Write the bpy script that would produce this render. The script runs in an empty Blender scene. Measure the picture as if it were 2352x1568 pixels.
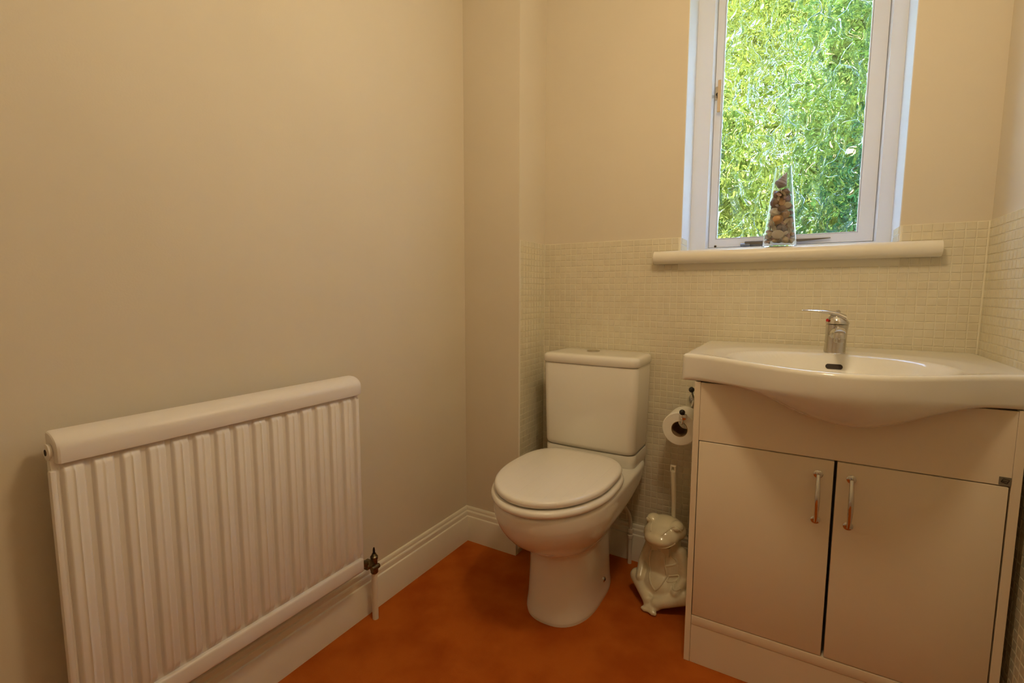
import bpy, bmesh, math, random
from mathutils import Vector, Matrix
SC = bpy.context.scene
COL = SC.collection
PI = math.pi
R = math.radians

# ------------------------------------------------------------------ camera
def make_camera():
    yaw, pit, rol = R(30.7057), R(5.8647), R(0.1089)
    fw = Vector((-math.sin(yaw) * math.cos(pit), math.cos(yaw) * math.cos(pit), -math.sin(pit)))
    rt = Vector((math.cos(yaw), math.sin(yaw), 0))
    up = rt.cross(fw)
    r2 = rt * math.cos(rol) + up * math.sin(rol)
    u2 = up * math.cos(rol) - rt * math.sin(rol)
    cd = bpy.data.cameras.new('camera')
    cd.sensor_width = 36.0
    cd.sensor_fit = 'HORIZONTAL'
    cd.lens = 1100.66 * 36.0 / 2352.0
    cd.clip_start = 0.02
    co = bpy.data.objects.new('camera', cd)
    COL.objects.link(co)
    m = Matrix((r2, u2, -fw)).transposed().to_4x4()
    m.translation = Vector((1.1153, -1.7202, 1.0))
    co.matrix_world = m
    SC.camera = co
make_camera()

# ------------------------------------------------------------------ light
SUN_EL, SUN_AZ = 52.0, 215.0
LAMP_POS = (1.03, -0.98, 1.86)
LAMP_STRENGTH = 41.0
LAMP_COLOR = (1.0, 0.78, 0.48)
w = bpy.data.worlds.new('sky')
SC.world = w
w.use_nodes = True
nt = w.node_tree
sky = nt.nodes.new('ShaderNodeTexSky')
sky.sky_type = 'NISHITA'
sky.sun_disc = False
sky.sun_elevation = R(SUN_EL)
sky.sun_rotation = R(SUN_AZ)
bg = nt.nodes['Background']
nt.links.new(sky.outputs[0], bg.inputs[0])
bg.inputs[1].default_value = 4.2
sd = bpy.data.lights.new('sun', 'SUN')
sd.energy = 5.0
sd.angle = R(0.6)
sd.color = (1.0, 0.95, 0.85)
so = bpy.data.objects.new('sun', sd)
COL.objects.link(so)
sv = Vector((-0.55, -0.50, 0.80)).normalized()      # towards the sun: over the house, from the left
so.rotation_euler = sv.to_track_quat('Z', 'Y').to_euler()
so.location = (-3, -3, 7)
SC.view_settings.view_transform = 'Standard'
SC.view_settings.look = 'None'
SC.view_settings.exposure = 0.26
SC.view_settings.gamma = 1.0
SC.view_settings.use_curve_mapping = False
SC.cycles.use_denoising = True
SC.cycles.max_bounces = 9
SC.cycles.diffuse_bounces = 4
SC.cycles.glossy_bounces = 4
SC.cycles.transmission_bounces = 8
SC.cycles.adaptive_threshold = 0.04

# ------------------------------------------------------------------ materials
def mat(name, color, rough=0.5, metal=0.0, spec=0.5, coat=0.0, noise=0.0, nscale=20.0, bump=0.0, bscale=200.0, bdist=0.001, color2=None):
    m = bpy.data.materials.new(name)
    m.use_nodes = True
    t = m.node_tree
    b = t.nodes['Principled BSDF']
    b.inputs['Base Color'].default_value = (*color, 1)
    b.inputs['Roughness'].default_value = rough
    b.inputs['Metallic'].default_value = metal
    b.inputs['Specular IOR Level'].default_value = spec
    b.inputs['Coat Weight'].default_value = coat
    if noise or bump:
        tc = t.nodes.new('ShaderNodeTexCoord')
    if noise:
        n = t.nodes.new('ShaderNodeTexNoise')
        n.inputs['Scale'].default_value = nscale
        n.inputs['Detail'].default_value = 4
        t.links.new(tc.outputs['Object'], n.inputs['Vector'])
        mx = t.nodes.new('ShaderNodeMix')
        mx.data_type = 'RGBA'
        c2 = color2 or tuple(c * (1 - noise) for c in color)
        mx.inputs[6].default_value = (*color, 1)
        mx.inputs[7].default_value = (*c2, 1)
        rr = t.nodes.new('ShaderNodeMapRange')
        rr.inputs['From Min'].default_value = 0.38
        rr.inputs['From Max'].default_value = 0.66
        t.links.new(n.outputs['Fac'], rr.inputs['Value'])
        t.links.new(rr.outputs[0], mx.inputs[0])
        t.links.new(mx.outputs[2], b.inputs['Base Color'])
    if bump:
        n2 = t.nodes.new('ShaderNodeTexNoise')
        n2.inputs['Scale'].default_value = bscale
        n2.inputs['Detail'].default_value = 3
        t.links.new(tc.outputs['Object'], n2.inputs['Vector'])
        bp = t.nodes.new('ShaderNodeBump')
        bp.inputs['Strength'].default_value = bump
        bp.inputs['Distance'].default_value = bdist
        t.links.new(n2.outputs['Fac'], bp.inputs['Height'])
        t.links.new(bp.outputs[0], b.inputs['Normal'])
    return m

M = {}
M['paint'] = mat('cream_wall_paint', (0.72, 0.645, 0.515), 0.75, spec=0.25, noise=0.03, nscale=3, bump=0.25, bscale=260, bdist=0.0006)
M['ceiling'] = mat('ceiling_paint', (0.82, 0.79, 0.72), 0.85, spec=0.2, bump=0.1)
M['grout'] = mat('pale_grout', (0.86, 0.80, 0.64), 0.85, spec=0.2)
M['wood_white'] = mat('white_gloss_woodwork', (0.83, 0.78, 0.66), 0.32, noise=0.03, nscale=9, bump=0.05, bscale=120)
M['window_white'] = mat('sky_tinted_window_white', (0.77, 0.81, 0.90), 0.35)  # blue of the sky light is mixed into the white paint colour
M['reveal'] = mat('sky_tinted_reveal_white', (0.79, 0.81, 0.87), 0.7, spec=0.3)  # plaster white with the cool daylight cast put into its colour
M['carpet'] = mat('rust_carpet', (0.66, 0.165, 0.022), 0.97, spec=0.05, noise=0.2, nscale=7, bump=0.9, bscale=900, bdist=0.003, color2=(0.54, 0.115, 0.014))
M['ceramic'] = mat('white_ceramic', (0.83, 0.80, 0.72), 0.10, spec=0.55, coat=0.3)
M['seat'] = mat('white_seat_lacquer', (0.85, 0.81, 0.745), 0.16, spec=0.5)
M['chrome'] = mat('chrome', (0.66, 0.65, 0.64), 0.08, metal=1.0)
M['chrome_dull'] = mat('dulled_chrome', (0.60, 0.58, 0.54), 0.22, metal=1.0)
M['stay'] = mat('dark_steel', (0.22, 0.23, 0.26), 0.25, metal=1.0)  # dark blue-grey metal
M['brass'] = mat('dark_brass', (0.26, 0.21, 0.12), 0.35, metal=1.0, noise=0.4, nscale=90)
M['black'] = mat('black_plastic', (0.006, 0.006, 0.006), 0.35)
M['dark'] = mat('hole_shade_emblem_dark', (0.035, 0.022, 0.015), 0.7)  # flat near-black in place of hole shade; also the emblem's own tone
M['radiator'] = mat('white_radiator_enamel', (0.82, 0.77, 0.72), 0.38, noise=0.02, nscale=6)
M['cabinet'] = mat('white_melamine', (0.85, 0.745, 0.58), 0.42, spec=0.4, noise=0.02, nscale=4)
M['frog'] = mat('cream_glazed_pottery', (0.78, 0.72, 0.52), 0.16, spec=0.5, noise=0.06, nscale=25)
M['brush'] = mat('ivory_plastic', (0.78, 0.73, 0.58), 0.4)
M['paper'] = mat('white_tissue', (0.86, 0.82, 0.72), 0.95, spec=0.05, bump=0.3, bscale=500)
M['card'] = mat('cardboard_core', (0.30, 0.19, 0.10), 0.9, spec=0.1)
M['pipe'] = mat('white_plastic_pipe', (0.78, 0.72, 0.60), 0.45)
M['red'] = mat('red_dot', (0.5, 0.01, 0.01), 0.3)
M['tan'] = mat('tan_handle', (0.62, 0.45, 0.26), 0.45)
M['badge'] = mat('grey_badge', (0.19, 0.17, 0.13), 0.4, metal=0.3)
M['bark'] = mat('bark', (0.10, 0.07, 0.045), 0.9, noise=0.4, nscale=15)
M['lawn'] = mat('lawn', (0.10, 0.22, 0.03), 0.95, noise=0.4, nscale=5)

def tile_material():
    m = mat('ivory_glazed_mosaic', (0.70, 0.66, 0.49), 0.22, spec=0.5)
    t = m.node_tree
    b = t.nodes['Principled BSDF']
    tc = t.nodes.new('ShaderNodeTexCoord')
    oi = t.nodes.new('ShaderNodeObjectInfo')
    geo = t.nodes.new('ShaderNodeNewGeometry')
    n = t.nodes.new('ShaderNodeTexNoise')
    n.inputs['Scale'].default_value = 24
    t.links.new(geo.outputs['Position'], n.inputs['Vector'])
    ramp = t.nodes.new('ShaderNodeValToRGB')
    ramp.color_ramp.elements[0].position = 0.3
    ramp.color_ramp.elements[0].color = (0.70, 0.635, 0.475, 1)
    ramp.color_ramp.elements[1].position = 0.7
    ramp.color_ramp.elements[1].color = (0.75, 0.69, 0.53, 1)
    t.links.new(n.outputs['Fac'], ramp.inputs[0])
    t.links.new(ramp.outputs[0], b.inputs['Base Color'])
    return m
M['tile'] = tile_material()

def lid_material():
    m = mat('white_seat_lacquer_boarded', (0.85, 0.81, 0.745), 0.16, spec=0.5)
    t = m.node_tree
    b = t.nodes['Principled BSDF']
    tc = t.nodes.new('ShaderNodeTexCoord')
    sp = t.nodes.new('ShaderNodeSeparateXYZ')
    t.links.new(tc.outputs['Object'], sp.inputs[0])
    md = t.nodes.new('ShaderNodeMath'); md.operation = 'PINGPONG'; md.inputs[1].default_value = 0.020
    t.links.new(sp.outputs[0], md.inputs[0])
    rr = t.nodes.new('ShaderNodeMapRange')
    rr.inputs['From Min'].default_value = 0.0
    rr.inputs['From Max'].default_value = 0.0012
    t.links.new(md.outputs[0], rr.inputs['Value'])
    bp = t.nodes.new('ShaderNodeBump')
    bp.inputs['Strength'].default_value = 0.3
    bp.inputs['Distance'].default_value = 0.0008
    t.links.new(rr.outputs[0], bp.inputs['Height'])
    t.links.new(bp.outputs[0], b.inputs['Normal'])
    return m
M['lid'] = lid_material()

def clear_glass():
    m = bpy.data.materials.new('clear_glass')
    m.use_nodes = True
    b = m.node_tree.nodes['Principled BSDF']
    b.inputs['Base Color'].default_value = (0.97, 1, 0.985, 1)
    b.inputs['Roughness'].default_value = 0.0
    b.inputs['IOR'].default_value = 1.45
    b.inputs['Transmission Weight'].default_value = 1.0
    return m
M['glass'] = clear_glass()

def obscure_glass():
    m = bpy.data.materials.new('rippled_obscure_glass')
    m.use_nodes = True
    t = m.node_tree
    b = t.nodes['Principled BSDF']
    b.inputs['Base Color'].default_value = (0.98, 1, 0.98, 1)
    b.inputs['Roughness'].default_value = 0.0
    b.inputs['IOR'].default_value = 1.5
    b.inputs['Transmission Weight'].default_value = 1.0
    tc = t.nodes.new('ShaderNodeTexCoord')
    n = t.nodes.new('ShaderNodeTexNoise')
    n.inputs['Scale'].default_value = 17
    n.inputs['Detail'].default_value = 1.0
    t.links.new(tc.outputs['Object'], n.inputs['Vector'])
    wob = t.nodes.new('ShaderNodeVectorMath'); wob.operation = 'MULTIPLY_ADD'
    wob.inputs[1].default_value = (.07, .0, .07)
    t.links.new(n.outputs['Color'], wob.inputs[0])
    t.links.new(tc.outputs['Object'], wob.inputs[2])
    mp = t.nodes.new('ShaderNodeMapping')
    mp.inputs['Scale'].default_value = (1.0, 0.0, 0.62)
    t.links.new(wob.outputs[0], mp.inputs['Vector'])
    v = t.nodes.new('ShaderNodeTexVoronoi')
    v.feature = 'F1'
    v.inputs['Scale'].default_value = 19
    t.links.new(mp.outputs[0], v.inputs['Vector'])
    # every cell is a tilted facet: height = (random tilt) . (position within the cell)
    dv = t.nodes.new('ShaderNodeVectorMath'); dv.operation = 'SUBTRACT'
    t.links.new(mp.outputs[0], dv.inputs[0])
    t.links.new(v.outputs['Position'], dv.inputs[1])
    tl = t.nodes.new('ShaderNodeVectorMath'); tl.operation = 'SUBTRACT'
    tl.inputs[1].default_value = (.5, .5, .5)
    t.links.new(v.outputs['Color'], tl.inputs[0])
    dt_ = t.nodes.new('ShaderNodeVectorMath'); dt_.operation = 'DOT_PRODUCT'
    t.links.new(dv.outputs[0], dt_.inputs[0])
    t.links.new(tl.outputs[0], dt_.inputs[1])
    sc_ = t.nodes.new('ShaderNodeMath'); sc_.operation = 'MULTIPLY'; sc_.inputs[1].default_value = 0.85
    t.links.new(dt_.outputs['Value'], sc_.inputs[0])
    dome_ = t.nodes.new('ShaderNodeMath'); dome_.operation = 'POWER'; dome_.inputs[1].default_value = 2.2
    t.links.new(v.outputs['Distance'], dome_.inputs[0])
    a1 = t.nodes.new('ShaderNodeMath'); a1.operation = 'MULTIPLY_ADD'; a1.inputs[1].default_value = -0.017
    t.links.new(dome_.outputs[0], a1.inputs[0])
    t.links.new(sc_.outputs[0], a1.inputs[2])
    n2 = t.nodes.new('ShaderNodeTexNoise')
    n2.inputs['Scale'].default_value = 38
    n2.inputs['Detail'].default_value = 0.6
    t.links.new(mp.outputs[0], n2.inputs['Vector'])
    ad = t.nodes.new('ShaderNodeMath'); ad.operation = 'MULTIPLY_ADD'; ad.inputs[1].default_value = 0.0105
    t.links.new(n2.outputs['Fac'], ad.inputs[0])
    t.links.new(a1.outputs[0], ad.inputs[2])
    bp = t.nodes.new('ShaderNodeBump')
    bp.inputs['Strength'].default_value = 1.0
    bp.inputs['Distance'].default_value = 1.0
    t.links.new(ad.outputs[0], bp.inputs['Height'])
    t.links.new(bp.outputs[0], b.inputs['Normal'])
    return m
M['obscure'] = obscure_glass()

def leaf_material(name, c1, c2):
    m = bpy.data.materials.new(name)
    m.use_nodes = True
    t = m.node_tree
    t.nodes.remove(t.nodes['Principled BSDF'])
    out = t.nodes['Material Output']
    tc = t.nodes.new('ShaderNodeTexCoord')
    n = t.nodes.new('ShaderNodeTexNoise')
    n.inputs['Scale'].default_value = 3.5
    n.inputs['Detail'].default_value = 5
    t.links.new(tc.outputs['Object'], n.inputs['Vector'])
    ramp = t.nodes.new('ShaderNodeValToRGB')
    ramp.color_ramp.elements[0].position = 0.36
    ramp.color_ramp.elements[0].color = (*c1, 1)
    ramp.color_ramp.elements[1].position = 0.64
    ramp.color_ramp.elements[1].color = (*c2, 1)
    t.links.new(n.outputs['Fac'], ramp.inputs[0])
    d = t.nodes.new('ShaderNodeBsdfDiffuse')
    tr = t.nodes.new('ShaderNodeBsdfTranslucent')
    t.links.new(ramp.outputs[0], d.inputs[0])
    t.links.new(ramp.outputs[0], tr.inputs[0])
    mx = t.nodes.new('ShaderNodeMixShader')
    mx.inputs[0].default_value = 0.4
    t.links.new(d.outputs[0], mx.inputs[1])
    t.links.new(tr.outputs[0], mx.inputs[2])
    t.links.new(mx.outputs[0], out.inputs[0])
    return m
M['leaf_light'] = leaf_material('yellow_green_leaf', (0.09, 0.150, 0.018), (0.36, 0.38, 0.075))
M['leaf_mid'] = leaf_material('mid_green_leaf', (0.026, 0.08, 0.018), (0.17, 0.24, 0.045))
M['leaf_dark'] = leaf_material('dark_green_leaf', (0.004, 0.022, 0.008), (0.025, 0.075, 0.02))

def lamp_material():
    m = bpy.data.materials.new('lit_opal_glass')
    m.use_nodes = True
    b = m.node_tree.nodes['Principled BSDF']
    b.inputs['Base Color'].default_value = (0.9, 0.85, 0.75, 1)
    b.inputs['Emission Color'].default_value = (*LAMP_COLOR, 1)
    b.inputs['Emission Strength'].default_value = LAMP_STRENGTH
    return m
M['lamp'] = lamp_material()

# ------------------------------------------------------------------ mesh helpers
def smooth(me, angle=35):
    for p in me.polygons:
        p.use_smooth = True
    me.set_sharp_from_angle(angle=R(angle))

def mesh_of(bm, name, sm=True, angle=35):
    bmesh.ops.recalc_face_normals(bm, faces=bm.faces)
    me = bpy.data.meshes.new(name)
    bm.to_mesh(me)
    bm.free()
    if sm:
        smooth(me, angle)
    return me

def obj(name, bm, m=None, parent=None, sm=True, angle=35, loc=None):
    me = mesh_of(bm, name, sm, angle) if isinstance(bm, bmesh.types.BMesh) else bm
    o = bpy.data.objects.new(name, me)
    COL.objects.link(o)
    if m is not None and not me.materials:
        me.materials.append(M[m] if isinstance(m, str) else m)
    if parent is not None:
        o.parent = parent
    if loc is not None:
        o.location = loc
    return o

def empty(name, loc=(0, 0, 0), rz=0.0):
    o = bpy.data.objects.new(name, None)
    COL.objects.link(o)
    o.location = loc
    o.rotation_euler = (0, 0, rz)
    o.empty_display_size = 0.05
    return o

def tag(o, label=None, cat=None, group=None, kind=None):
    if label: o['label'] = label
    if cat: o['category'] = cat
    if group: o['group'] = group
    if kind: o['kind'] = kind
    return o

def box(bm, x0, x1, y0, y1, z0, z1, bev=0.0, seg=2):
    b2 = bmesh.new()
    vs = [b2.verts.new((x, y, z)) for x in (x0, x1) for y in (y0, y1) for z in (z0, z1)]
    for f in ((0, 1, 3, 2), (4, 6, 7, 5), (0, 4, 5, 1), (2, 3, 7, 6), (0, 2, 6, 4), (1, 5, 7, 3)):
        b2.faces.new([vs[i] for i in f])
    bmesh.ops.recalc_face_normals(b2, faces=b2.faces)
    if bev:
        bmesh.ops.bevel(b2, geom=list(b2.edges), offset=bev, segments=seg, profile=0.5, affect='EDGES')
    merge(bm, b2)
    return bm

def merge(bm, b2):
    mp = {}
    for v in b2.verts:
        mp[v] = bm.verts.new(v.co)
    for f in b2.faces:
        try:
            bm.faces.new([mp[v] for v in f.verts])
        except ValueError:
            pass
    b2.free()

def Box(*a, **k):
    return box(bmesh.new(), *a, **k)

def loft(rings, cap0=True, cap1=True, closed=True, bm=None, wrap=False):
    bm = bm or bmesh.new()
    vr = [[bm.verts.new(p) for p in r] for r in rings]
    n = len(rings[0])
    m = len(vr)
    for i in range(m if wrap else m - 1):
        a, b = vr[i], vr[(i + 1) % m]
        for j in range(n if closed else n - 1):
            k = (j + 1) % n
            bm.faces.new((a[j], a[k], b[k], b[j]))
    if cap0 and not wrap: bm.faces.new(vr[0][::-1])
    if cap1 and not wrap: bm.faces.new(vr[-1])
    return bm

def lathe(prof, n=32, c=(0, 0, 0), axis='z', bm=None, cap0=True, cap1=True):
    rings = []
    for r, h in prof:
        ring = []
        for i in range(n):
            a = 2 * PI * i / n
            p = (r * math.cos(a), r * math.sin(a), h)
            if axis == 'y': p = (p[0], p[2], p[1])
            if axis == 'x': p = (p[2], p[0], p[1])
            ring.append((p[0] + c[0], p[1] + c[1], p[2] + c[2]))
        rings.append(ring)
    return loft(rings, cap0, cap1, bm=bm)

def tube(pts, rad, n=12, bm=None, flat=1.0):
    pts = [Vector(p) for p in pts]
    rads = rad if isinstance(rad, (list, tuple)) else [rad] * len(pts)
    rings = []
    up = None
    for i, p in enumerate(pts):
        d = (pts[min(i + 1, len(pts) - 1)] - pts[max(i - 1, 0)]).normalized()
        if up is None:
            up = Vector((0, 0, 1)) if abs(d.z) < 0.9 else Vector((0, 1, 0))
        s = d.cross(up).normalized()
        up = s.cross(d).normalized()
        rings.append([tuple(p + (s * math.cos(2 * PI * k / n) + up * flat * math.sin(2 * PI * k / n)) * rads[i]) for k in range(n)])
    return loft(rings, bm=bm)

def bez(p, n=16):
    """Catmull-Rom through the points"""
    p = [Vector(q) for q in p]
    P = [p[0] * 2 - p[1]] + p + [p[-1] * 2 - p[-2]]
    out = []
    for i in range(1, len(P) - 2):
        for k in range(n):
            t = k / n
            a, b, c, d = P[i - 1], P[i], P[i + 1], P[i + 2]
            out.append(0.5 * ((2 * b) + (c - a) * t + (2 * a - 5 * b + 4 * c - d) * t * t + (3 * b - a - 3 * c + d) * t ** 3))
    out.append(p[-1])
    return out

def sphere(bm, c, r, seg=16, rings=10):
    r = r if isinstance(r, (list, tuple)) else (r, r, r)
    mtx = Matrix.Translation(c) @ Matrix.Diagonal((*r, 1))
    bmesh.ops.create_uvsphere(bm, u_segments=seg, v_segments=rings, radius=1.0, matrix=mtx)
    return bm

def extrude_poly(pts, axis, a, b, bm=None):
    """pts: 2D outline; axis: axis of extrusion"""
    def P(p, h):
        return {'x': (h, p[0], p[1]), 'y': (p[0], h, p[1]), 'z': (p[0], p[1], h)}[axis]
    return loft([[P(p, a) for p in pts], [P(p, b) for p in pts]], bm=bm)

# ------------------------------------------------------------------ room constants
D, W, RX, ZT = 0.2022, 0.2428, 1.5356, 1.187       # boxing depth and width, right wall, top of the tiling
XA, XB = 0.7622, 1.3502                            # window opening
SZ, WT = 1.140, 2.16                               # sill top, window head
FRONT, CEIL = -2.35, 2.42
YF = 0.145                                         # window frame face

# ------------------------------------------------------------------ structure
tag(obj('floor', Box(-0.12, RX + 0.12, FRONT - 0.12, 0.27, -0.10, 0.0), 'carpet'), 'rust orange fitted carpet', kind='structure')
tag(obj('ceiling', Box(-0.12, RX + 0.12, FRONT - 0.12, 0.27, CEIL, CEIL + 0.1), 'ceiling'), 'plain white ceiling', kind='structure')
tag(obj('wall_left', Box(-0.12, 0.0, FRONT, 0.27, 0, CEIL), 'paint'), 'plain cream wall behind the radiator', kind='structure')
wall_right = tag(obj('wall_right', Box(RX, RX + 0.12, FRONT, 0.27, 0, CEIL), 'paint'), 'cream wall with mosaic tiling beside the basin', kind='structure')
tag(obj('wall_front', Box(-0.12, RX + 0.12, FRONT - 0.12, FRONT, 0, CEIL), 'paint'), 'plain cream wall facing the window', kind='structure')
bm = bmesh.new()
box(bm, 0.0, XA, 0.0, 0.27, 0, CEIL)
box(bm, XB, RX, 0.0, 0.27, 0, CEIL)
box(bm, XA, XB, 0.0, 0.27, 0, SZ - 0.043)
box(bm, XA, XB, 0.0, 0.27, WT, CEIL)
wall_back = tag(obj('wall_back', bm, 'paint', sm=False), 'cream wall with window and half-height mosaic tiling', kind='structure')
wall_corner = tag(obj('wall_corner', Box(0.0, W, -D, 0.0, 0, CEIL), 'paint'), 'cream boxed-in corner with tiled return beside the cistern', kind='structure')

# reveals (white painted plaster lining of the opening)
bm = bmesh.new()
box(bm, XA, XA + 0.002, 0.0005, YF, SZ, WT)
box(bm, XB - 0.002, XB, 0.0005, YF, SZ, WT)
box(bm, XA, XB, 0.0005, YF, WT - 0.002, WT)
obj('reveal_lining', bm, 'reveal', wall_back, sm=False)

# skirting boards
SK = [(0, 0), (.018, 0), (.018, .096), (.0165, .1005), (.0125, .103), (.0125, .117), (.011, .1205), (.008, .1225), (.0075, .131), (.0055, .1355), (.002, .1375), (0, .1375)]
bm = loft([[(t, FRONT, z) for t, z in SK], [(t, -D - t, z) for t, z in SK]])
tag(obj('baseboard_left', bm, 'wood_white', angle=20), 'cream moulded skirting board under the radiator', kind='structure')
bm = loft([[(t, -D - t, z) for t, z in SK], [(W, -D - t, z) for t, z in SK]])
tag(obj('baseboard_corner', bm, 'wood_white', angle=20), 'short cream skirting board on the boxed corner', kind='structure')
bm = loft([[(W + .006, -t - .005, z) for t, z in SK], [(RX, -t - .005, z) for t, z in SK]])
tag(obj('baseboard_back', bm, 'wood_white', angle=20), 'cream skirting board behind the toilet', kind='structure')

# ---- mosaic tiles
PIT = 0.0222
GAP = 0.0019
def tile_mesh():
    s = (PIT - GAP) / 2
    b = bmesh.new()
    h, e = 0.0014, 0.0011
    o = [b.verts.new((x * s, 0, z * s)) for x, z in ((-1, -1), (1, -1), (1, 1), (-1, 1))]
    m_ = [b.verts.new((x * s, -h * .55, z * s)) for x, z in ((-1, -1), (1, -1), (1, 1), (-1, 1))]
    i = [b.verts.new((x * (s - e), -h, z * (s - e))) for x, z in ((-1, -1), (1, -1), (1, 1), (-1, 1))]
    b.faces.new(i)
    for k in range(4):
        j = (k + 1) % 4
        b.faces.new((o[k], o[j], m_[j], m_[k]))
        b.faces.new((m_[k], m_[j], i[j], i[k]))
    me = bpy.data.meshes.new('tile')
    b.normal_update()
    b.to_mesh(me)
    b.free()
    me.materials.append(M['tile'])
    return me
TILE = tile_mesh()
rnd = random.Random(4)

def lay_tiles(parent, cells, frame, limit=300):
    """cells: list of (u, z, size rank); frame(u, z) -> matrix. The largest ones are parts, the rest one mesh."""
    cells = sorted(cells, key=lambda c: -c[2])
    for u, z, _ in cells[:limit]:
        o = bpy.data.objects.new('tile', TILE)
        COL.objects.link(o)
        o.parent = parent
        o.matrix_local = frame(u, z)
    rest = cells[limit:]
    if rest:
        verts, faces = [], []
        tv = [v.co.copy() for v in TILE.vertices]
        tf = [tuple(p.vertices) for p in TILE.polygons]
        for u, z, _ in rest:
            mt = frame(u, z)
            k = len(verts)
            verts += [tuple(mt @ c) for c in tv]
            faces += [tuple(i + k for i in f) for f in tf]
        me = bpy.data.meshes.new('mosaic_tiles')
        me.from_pydata(verts, [], faces)
        me.materials.append(M['tile'])
        o = bpy.data.objects.new('mosaic_tiles', me)
        COL.objects.link(o)
        o.parent = parent
        o['kind'] = 'stuff'
def jit():
    return Matrix.Rotation(rnd.uniform(-.010, .010), 4, 'X') @ Matrix.Rotation(rnd.uniform(-.010, .010), 4, 'Z') @ Matrix.Rotation(rnd.uniform(-.012, .012), 4, 'Y')

GB = 0.003
rows = [ZT - PIT * (k + .5) for k in range(48)]
# back wall: grout bed and tiles
bm = bmesh.new()
box(bm, W, XA, -GB, 0, 0.02, ZT)
box(bm, XB, RX, -GB, 0, 0.02, ZT)
box(bm, XA, XB, -GB, 0, 0.02, SZ - .043)
obj('grout_bed', bm, 'grout', wall_back, sm=False)
cells = []
ncol = round((RX - W - .011) / PIT)
PX = (RX - W - .011) / ncol
for z in rows:
    for c in range(ncol):
        u = RX - .0055 - PX * (c + .5)
        if z > SZ - .043 - PIT * .5 and XA - PIT * .35 < u < XB + PIT * .35: continue
        vis = 0 if (u > .88 and z < .85) or (.36 < u < .68 and z < .78) else 1
        cells.append((u, z, u + vis * 5 + (0.3 if z > .85 else 0)))
lay_tiles(wall_back, cells, lambda u, z: Matrix.Translation((u, -GB, z)) @ jit())
# boxed corner return (faces +x)
obj('grout_bed', Box(W, W + GB, -D, -.003, 0.02, ZT), 'grout', wall_corner, sm=False)
rz = Matrix.Rotation(PI / 2, 4, 'Z')
cells = [(-.0020 - .0219 * (c + .5), z, z + (1 if c > 3 else 0)) for z in rows for c in range(9)]
lay_tiles(wall_corner, cells, lambda u, z: Matrix.Translation((W + GB, u - .004, z)) @ rz @ jit())
obj('tile_edge_trim', Box(W - .0005, W + .006, -D - .0015, -D + .0025, .1376, ZT, bev=.0008, seg=1), 'wood_white', wall_corner)
# right wall (faces -x)
obj('grout_bed', Box(RX - GB, RX, FRONT + .02, -.003, 0.02, ZT), 'grout', wall_right, sm=False)
rzm = Matrix.Rotation(-PI / 2, 4, 'Z')
cells = []
for z in rows:
    for c in range(int(2.2 / PIT)):
        u = -.010 - PIT * (c + .5)
        cells.append((u, z, (4 if z > .85 else 0) - abs(u + .12)))
lay_tiles(wall_right, cells, lambda u, z: Matrix.Translation((RX - GB, u, z)) @ rzm @ jit())
# reveal upstands: two rows each side above the sill
for side, x, rot in ((1, XA + .002, rz), (-1, XB - .002, rzm)):
    for k in range(2):
        for c in range(4):
            o = bpy.data.objects.new('tile', TILE)
            COL.objects.link(o)
            o.parent = wall_back
            o.matrix_local = Matrix.Translation((x, .002 + PIT * (c + .5), SZ + .001 + PIT * (k + .5))) @ rot @ jit()

# ------------------------------------------------------------------ window
win = empty('window_1', ((XA + XB) / 2, YF, SZ))
tag(win, 'white painted casement window with rippled obscure glass', kind='structure')
def W_(name, bm_, m_, parent=win, **k):
    o = obj(name, bm_, m_, None, **k)
    o.parent = parent
    # parent chain is built from unrotated empties at known places, so cancel the offset
    off = Vector((0, 0, 0)); p = parent
    while p is not None:
        off += p.location; p = p.parent
    o.location = -off
    return o
FL, FR, FB = 0.818, 1.3125, 1.158
SL, SR, SB = 0.8246, 1.3077, 1.163
GL, GR, GBZ = 0.8507, 1.2640, 1.1955
YS, YG = 0.175, 0.192
# outer frame: flat face with splayed inner edge
def frame_ring(xo0, xo1, zo0, zo1, xi0, xi1, zi0, zi1, yf, xj0, xj1, zj0, zj1, yj, yb):
    r = lambda a, b, c, d, y: [(a, y, c), (b, y, c), (b, y, d), (a, y, d)]
    return loft([r(xo0, xo1, zo0, zo1, yb), r(xo0, xo1, zo0, zo1, yf), r(xi0, xi1, zi0, zi1, yf), r(xj0, xj1, zj0, zj1, yj), r(xj0, xj1, zj0, zj1, yb)], False, False, wrap=True)
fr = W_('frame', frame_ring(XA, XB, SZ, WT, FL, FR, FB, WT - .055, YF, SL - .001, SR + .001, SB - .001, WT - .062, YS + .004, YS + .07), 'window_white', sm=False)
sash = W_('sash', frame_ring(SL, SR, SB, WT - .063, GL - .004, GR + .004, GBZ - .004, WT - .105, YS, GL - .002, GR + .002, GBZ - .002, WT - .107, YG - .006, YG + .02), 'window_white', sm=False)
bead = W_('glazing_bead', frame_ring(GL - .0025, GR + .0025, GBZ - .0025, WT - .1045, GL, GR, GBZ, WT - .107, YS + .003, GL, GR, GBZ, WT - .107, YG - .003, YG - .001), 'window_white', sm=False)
W_('glass_pane', Box(GL - .001, GR + .001, YG - .001, YG + .004, GBZ - .001, WT - .106), 'obscure', sm=False)
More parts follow.
